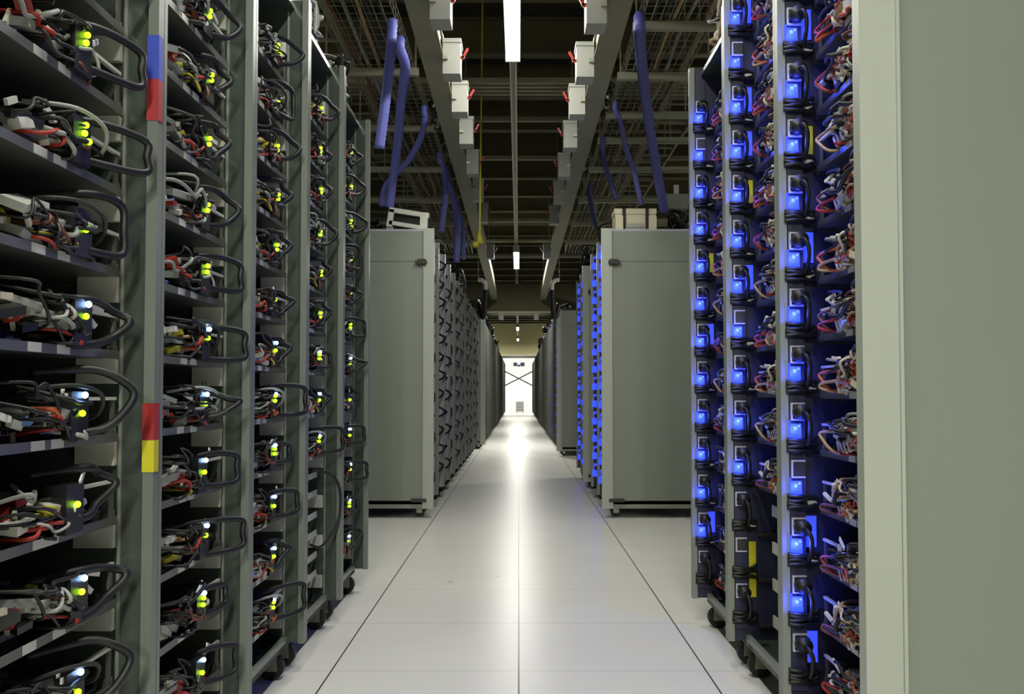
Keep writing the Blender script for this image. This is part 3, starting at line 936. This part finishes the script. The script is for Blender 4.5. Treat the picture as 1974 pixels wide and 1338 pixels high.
# ------------------------------------------------------------------ cable baskets over the racks
CT_Z = 3.08
for s, w in ((-1, 'left'), (1, 'right')):
    x0, x1 = s * 0.72, s * 1.14
    t = thing('cable_basket', 'long wire mesh cable basket hung over the %s racks' % w, 'cable tray', (0, 0, CT_Z))
    m = MB()
    for q in range(9):
        x = x0 + (x1 - x0) * q / 8
        m.box((x - 0.0025, 1.4, -0.0025), (x + 0.0025, 14.0, 0.0025), 'wire_steel')
    for x in (x0, x1):
        for z in (0.05, 0.10):
            m.box((x - 0.003, 1.4, z - 0.003), (x + 0.003, 14.0, z + 0.003), 'wire_steel')
    k = 1.4
    while k < 14.0:
        m.box((x0, k, -0.0055), (x1, k + 0.005, -0.0025), 'wire_steel')
        for x in (x0, x1):
            m.box((x - 0.0025, k, -0.005), (x + 0.0025, k + 0.005, 0.10), 'wire_steel')
        k += 0.1
    o = link('wire_mesh', m.mesh('wire_mesh'), t)
    ys = [4.7, 5.96, 7.25, 8.6, 10.0, 11.4, 12.8] if s < 0 else [5.2, 6.04, 6.9, 7.6, 8.6, 10.0, 11.4, 12.8]
    for y in ys:
        z = -0.005
        link('support_strut', MB().box((x0 - s * 0.05, y, z - 0.05), (x0 + s * 1.9, y + 0.042, z), 'galvanised').mesh('support_strut'), t)
        for xx in (x0 - s * 0.03, x1 + s * 0.15):
            link('hanger_rod', MB().box((xx - 0.005, y + 0.016, z), (xx + 0.005, y + 0.026, 4.3 - CT_Z), 'olive_steel').mesh('hanger_rod'), t)
    # second run of cable ladder, farther out
    lad = thing('cable_ladder', 'cable ladder with rungs hung farther out over the %s racks' % w, 'cable tray', (s * 1.42, 0, CT_Z + 0.3))
    m = MB()
    for x in (-0.16, 0.16):
        m.box((x - 0.01, 2.0, 0), (x + 0.01, 13.0, 0.06), 'olive_steel')
    k = 2.1
    while k < 13:
        m.box((-0.15, k, 0.01), (0.15, k + 0.03, 0.025), 'olive_steel')
        k += 0.28
    link('ladder_frame', m.mesh('ladder_frame'), lad)
    for y in (3.0, 6.2, 9.4, 12.4):
        link('hanger_rod', MB().box((-0.165, y, 0.06), (-0.155, y + 0.01, 4.3 - CT_Z - 0.3), 'olive_steel').mesh('hanger_rod'), lad)
    # cables lying in the basket
    r = random.Random(9 + s)
    for q, (c, lab) in enumerate((('black', 'black'), ('dark_steel', 'dark grey'), ('tan', 'tan'), ('box_grey', 'pale grey'), ('brown', 'brown'))):
        xx = x0 + (x1 - x0) * (0.12 + 0.18 * q)
        pts = [(xx + r.uniform(-0.02, 0.02), 1.5 + 0.8 * n, CT_Z + 0.016) for n in range(16)]
        o = link('cable', MB().tube(curve(pts, 4), 0.012, c, 6).mesh('cable', True))
        tag(o, '%s cable lying along the wire basket over the %s racks' % (lab, w), 'cable', 'cables in the baskets')

# ------------------------------------------------------------------ purple conduits dropping from the baskets
def hose(pts, rad, label, mt='purple'):
    path = curve(pts, 4)
    # even resample, ribbed radius
    out, acc = [path[0]], 0.0
    step = 0.012
    for a, b in zip(path, path[1:]):
        d = (b - a).length
        n = max(1, int(d / step))
        for k in range(1, n + 1):
            out.append(a.lerp(b, k / n))
    radii = [rad * (1.06 if k % 2 else 0.92) for k in range(len(out))]
    o = link('conduit', MB().tube(out, rad, mt, 10, radii).mesh('conduit', True))
    return tag(o, label, 'conduit', 'purple corrugated conduits')


def below(*pts):
    out = []
    for px, py, Y in pts:
        p = at(px, py, Y)
        p.z = min(p.z, CT_Z - 0.095)
        if not out:
            out.append(Vector((p.x, p.y, CT_Z - 0.032)))
        out.append(p)
    return out


hose(below((756, 40, 5.12), (750, 130, 5.13), (741, 210, 5.14), (731, 285, 5.15)), 0.030, 'thick purple conduit hanging with a cut end beside the left racks')
hose(below((771, 52, 5.4), (781, 130, 5.62), (773, 200, 6.05), (766, 280, 6.5), (757, 350, 6.7), (751, 400, 6.78)), 0.031, 'purple conduit dropping straight onto the left grey end panel rack')
hose(below((818, 205, 6.68), (820, 225, 6.7), (812, 262, 6.75), (790, 305, 6.85), (760, 338, 6.9), (742, 362, 6.92), (736, 398, 6.92)), 0.024, 'purple conduit curving sideways behind its straight neighbour on the left')
hose(below((848, 295, 8.0), (857, 325, 8.0), (859, 370, 8.0), (855, 410, 8.0), (850, 448, 8.0)), 0.026, 'purple conduit dropping past the corner of the left grey panel')
hose(below((862, 336, 8.75), (872, 370, 8.75), (880, 420, 8.75), (881, 470, 8.75), (880, 505, 8.75)), 0.030, 'lowest long purple conduit above the left row of looped cords')
hose(below((868, 350, 9.1), (884, 400, 9.1), (893, 450, 9.1), (893, 500, 9.1)), 0.02, 'thin purple conduit next to the lowest long one on the left')
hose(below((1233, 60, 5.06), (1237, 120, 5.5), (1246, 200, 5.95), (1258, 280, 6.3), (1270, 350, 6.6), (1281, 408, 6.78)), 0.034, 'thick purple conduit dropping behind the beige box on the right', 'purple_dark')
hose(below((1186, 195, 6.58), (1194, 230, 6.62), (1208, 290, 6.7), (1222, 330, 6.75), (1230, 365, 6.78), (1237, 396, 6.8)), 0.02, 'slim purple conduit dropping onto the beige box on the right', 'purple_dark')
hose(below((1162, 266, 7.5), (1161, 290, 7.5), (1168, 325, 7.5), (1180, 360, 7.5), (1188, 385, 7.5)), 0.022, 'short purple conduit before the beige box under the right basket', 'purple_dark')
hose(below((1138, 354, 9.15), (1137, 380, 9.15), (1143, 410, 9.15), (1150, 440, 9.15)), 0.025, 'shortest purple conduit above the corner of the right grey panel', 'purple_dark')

# ------------------------------------------------------------------ yellow pull handle
t = thing('pull_cord', 'yellow pull cord hanging from the ceiling with a yellow funnel-shaped handle', 'pull cord', (at(922, 470, 7.6)))
link('cord', MB().cyl((0.012, 0, 0.10), (0.035, 0, 2.2), 0.0075, 'yellow_tag', 8).mesh('cord'), t)
m = MB().tube([(0.008, 0, 0.11), (0.010, 0, 0.06), (0.016, 0, 0.0)], 0.02, 'yellow', 12, [0.008, 0.022, 0.034])
link('funnel', m.mesh('funnel', True), t)
link('plug_head', MB().tube([(-0.045, 0, -0.012), (0.0, 0, -0.004)], 0.026, 'yellow', 12).mesh('plug_head', True), t)

# ------------------------------------------------------------------ things on top of the grey end racks
def on_top(px0, px1, Y, z):
    return (px0 - 1000) / F * Y, (px1 - 1000) / F * Y


t = thing('metal_frame_box', 'tilted grey slotted metal frame box on top of the left end panel rack', 'box', (-0.82, 6.72, 2.1))
m = MB()
a = 0.16
m.rbox((0.0, 0, 0.15), (0.30, 0.04, 0.035), (0, a, 0), 'bracket_metal')
m.rbox((-0.02, 0, 0.055), (0.26, 0.04, 0.03), (0, a, 0), 'bracket_metal')
m.rbox((0.11, 0, 0.075), (0.055, 0.045, 0.15), (0, a * 0.3, 0), 'bracket_metal')
m.rbox((-0.14, 0, 0.11), (0.04, 0.04, 0.13), (0, a, 0), 'bracket_metal')
m.box((-0.13, 0.05, 0.0), (0.13, 0.07, 0.15), 'chip')
m.box((0.085, 0.0, 0.0), (0.135, 0.04, 0.02), 'bracket_metal')
m.box((-0.17, 0.0, 0.0), (-0.12, 0.04, 0.05), 'bracket_metal')
link('frame_body', m.mesh('frame_body'), t)

t = thing('equipment_box', 'beige plastic box with two black straps on top of the right end panel rack', 'box', (0.86, 6.715, 2.101))
m = MB().box((-0.15, -0.10, 0.0), (0.15, 0.10, 0.145), 'box_beige').box((-0.155, -0.105, 0.12), (0.155, 0.105, 0.16), 'box_beige')
m.box((-0.15, -0.14, 0.0), (-0.095, -0.10, 0.10), 'box_beige').box((0.095, -0.14, 0.0), (0.15, -0.10, 0.10), 'box_beige').box((-0.06, -0.108, 0.02), (0.06, -0.10, 0.05), 'box_white')
link('box_body', m.mesh('box_body'), t)
for x in (-0.085, 0.085):
    link('strap', MB().box((x - 0.012, -0.112, 0.0), (x + 0.012, -0.105, 0.165), 'black').box((x - 0.012, -0.112, 0.16), (x + 0.012, 0.11, 0.166), 'black').mesh('strap'), t, label='black strap')
t = thing('junction_box', 'pale grey junction box on a bracket above the right end panel rack', 'box', (1.28, 7.3, 2.092))
link('post', MB().box((-0.02, -0.02, 0), (0.02, 0.02, 0.50), 'bracket_metal').mesh('post'), t)
link('box_body', MB().box((-0.09, -0.05, 0.30), (0.09, 0.05, 0.42), 'box_grey').mesh('box_body'), t)

r = random.Random(77)
def tangle(cx, cy, z, lx, ly, lz, n, mats, label, rad=(0.006, 0.011)):
    t = thing('cable_tangle', label, 'cables', (cx, cy, z))
    for k in range(n):
        x, y = r.uniform(-lx, lx), r.uniform(-ly, ly)
        pts = [(x, y, 0.03)]
        for q in range(5):
            pts.append((r.uniform(-lx, lx), r.uniform(-ly, ly), 0.035 + r.random() ** 1.5 * lz))
        pts.append((r.uniform(-lx, lx), r.uniform(-ly, ly), 0.03))
        c = mats[k % len(mats)]
        path = curve(pts, 7)
        for p in path:
            p.z = max(p.z, 0.024)
        link('cable', MB().tube(path, r.uniform(*rad), c, 6).mesh('cable', True), t)
    return t


tangle(-1.12, 6.90, 2.09, 0.10, 0.14, 0.10, 9, ['black'], 'heap of black cables on the left end panel rack beside the tilted frame')
tangle(1.22, 6.85, 2.09, 0.08, 0.14, 0.16, 12, ['black'], 'heap of black cables on the right end panel rack beside the beige box')
tangle(0.85, 7.6, 2.09, 0.20, 0.2, 0.22, 12, ['black', 'black', 'chip'], 'heap of black cables on the second far right rack')
tangle(-0.85, 8.0, 2.09, 0.18, 0.5, 0.16, 14, ['black', 'black', 'box_grey'], 'heap of black and grey cables on the far left row')
tangle(0.86, 3.28, 2.19, 0.14, 0.22, 0.22, 16, ['cream', 'black', 'box_grey', 'black', 'tan'], 'heap of cream and black cables on the third blue rack from the right')
tangle(-0.86, 3.85, 2.16, 0.14, 0.22, 0.16, 14, ['box_grey', 'dark_steel', 'cream', 'black'], 'heap of grey cables on the fifth rack from the left')
tangle(-0.86, 3.25, 2.19, 0.14, 0.2, 0.16, 12, ['box_grey', 'dark_steel', 'cream'], 'heap of grey cables on the fourth rack from the left')
tangle(-0.84, 10.5, 2.09, 0.2, 0.8, 0.25, 14, ['black', 'chip'], 'black cables heaped at the middle of the far left row')
tangle(0.80, 9.1, 2.09, 0.2, 0.4, 0.25, 14, ['black', 'chip'], 'black cables heaped on the third and fourth far right racks')
for k, y in enumerate((15.6, 18.0, 21.5, 26.0)):
    for s_, w in ((-1, 'left'), (1, 'right')):
        tangle(s_ * 0.74, y, 2.1, 0.17, 0.5, 0.32, 7, ['black', 'chip', 'black', 'dark_steel'] if k != 1 else ['purple_dark', 'black', 'black'], '%s dark cable heap along the dim far %s row of racks' % (ORD[k + 1], w), (0.014, 0.03))
# loose connector bundles clinging to the basket edge
for (px, py, Y, s_, lab) in ((838, 205, 7.12, -1, 'bundle of white connectors and black cables spilling over the left basket edge'),
                             (858, 300, 8.45, -1, 'smaller bundle of grey connectors farther along the left basket edge'),
                             (1166, 205, 6.75, 1, 'bundle of white connectors and black cables spilling over the right basket edge'),
                             (1138, 338, 8.9, 1, 'small white connector pair sticking out of the right basket edge')):
    p = at(px, py, Y)
    p = Vector((s_ * 0.69, Y, CT_Z + 0.06))
    t = thing('connector_bundle', lab, 'cables', p)
    nn = 3 if 'pair' in lab else 8
    for k in range(nn):
        a = [(s_ * 0.03, r.uniform(-0.2, 0.2), 0.05), (-s_ * 0.015, r.uniform(-0.15, 0.15), 0.075), (-s_ * r.uniform(0.02, 0.05), r.uniform(-0.15, 0.15), r.uniform(-0.06, 0.02)), (-s_ * r.uniform(0.0, 0.05), r.uniform(-0.2, 0.2), r.uniform(-0.16, -0.06))]
        link('cable', MB().tube(curve(a, 5), 0.006, r.choice(['black', 'black', 'box_grey']), 6).mesh('cable', True), t)
        if k % 2 == 0:
            link('connector', MB().rbox(a[2], (0.018, 0.05, 0.02), (r.uniform(-0.6, 0.6), 0.4, r.uniform(-0.5, 0.5)), r.choice(['white', 'white', 'box_white', 'box_grey'])).mesh('connector'), t)

# ------------------------------------------------------------------ black hoses with pale arcs hanging in the far aisle
for s, w in ((-1, 'left'), (1, 'right')):
    Y = 12.6
    t = thing('drain_hose', 'black hose with a pale curved elbow hanging over the far %s row' % w, 'hose', (s * 0.47, Y, 2.12))
    link('arc', MB().tube(curve([(s * 0.10, 0, 0.36), (s * 0.05, 0, 0.36), (0.0, 0, 0.31), (s * -0.005, 0, 0.22)], 6), 0.028, 'white', 10).mesh('arc', True), t, label='pale curved elbow')
    link('hose_tube', MB().tube(curve([(s * -0.005, 0, 0.22), (s * 0.005, 0, 0.05), (s * 0.02, 0, -0.15), (s * 0.06, 0.05, -0.12), (s * 0.10, 0.1, 0.04)], 6), 0.036, 'black', 10).mesh('hose_tube', True), t)
    link('hanger_rod', MB().box((s * 0.095, -0.005, 0.34), (s * 0.105, 0.005, 2.18), 'olive_steel').mesh('hanger_rod'), t)
for s, w in ((-1, 'left'), (1, 'right')):
    t = thing('ceiling_box', 'small pale box under the %s end of the low cross beam' % w, 'box', (s * 0.37, 18.97, 2.44))
    link('box_body', MB().box((-0.05, 0.0, 0.0), (0.05, 0.12, 0.14), 'box_white').mesh('box_body'), t)

# ------------------------------------------------------------------ the bright end of the aisle
YE = 40.2
t = thing('cross_brace', 'crossed grey steel braces in front of the bright end wall', 'brace', (0, YE, 0))
for a in ((-0.75, 0.75), (0.75, -0.75)):
    link('brace_bar', MB().tube([(a[0], 0.0 if a[0] < 0 else 0.05, 1.92), (a[1], 0.0 if a[0] < 0 else 0.05, 1.15)], 0.03, 'dark_steel', 6).mesh('brace_bar'), t)
for x in (-0.75, 0.75):
    link('post', MB().box((x - 0.05, -0.05, 0.0), (x + 0.05, 0.1, 2.5), 'box_white').mesh('post'), t)
link('header_bar', MB().box((-1.1, -0.06, 2.44), (1.1, 0.06, 2.56), 'dark_steel').mesh('header_bar'), t, label='dark bar across the top')
o = link('wall_sign', MB().box((-0.24, 41.17, 2.12), (-0.08, 41.198, 2.28), 'sign_blue').box((-0.05, 41.17, 2.10), (0.05, 41.198, 2.18), 'sign_blue').box((0.08, 41.17, 2.12), (0.26, 41.198, 2.28), 'sign_blue').mesh('wall_sign'))
tag(o, 'dark blue marking high on the bright end wall', 'sign')
t = thing('cart', 'grey stacked cart standing on the floor before the end wall', 'cart', (0.05, 40.7, 0))
for q in range(3):
    link('crate', MB().box((-0.17, -0.15, 0.06 + q * 0.15), (0.17, 0.15, 0.19 + q * 0.15), 'cart_grey').box((-0.19, -0.16, 0.17 + q * 0.15), (0.19, 0.16, 0.205 + q * 0.15), 'box_grey').mesh('crate'), t)
for x in (-0.14, 0.14):
    for y in (-0.1, 0.1):
        link('wheel', MB().cyl((x - 0.012, y, 0.03), (x + 0.012, y, 0.03), 0.03, 'rubber', 12).mesh('wheel'), t)
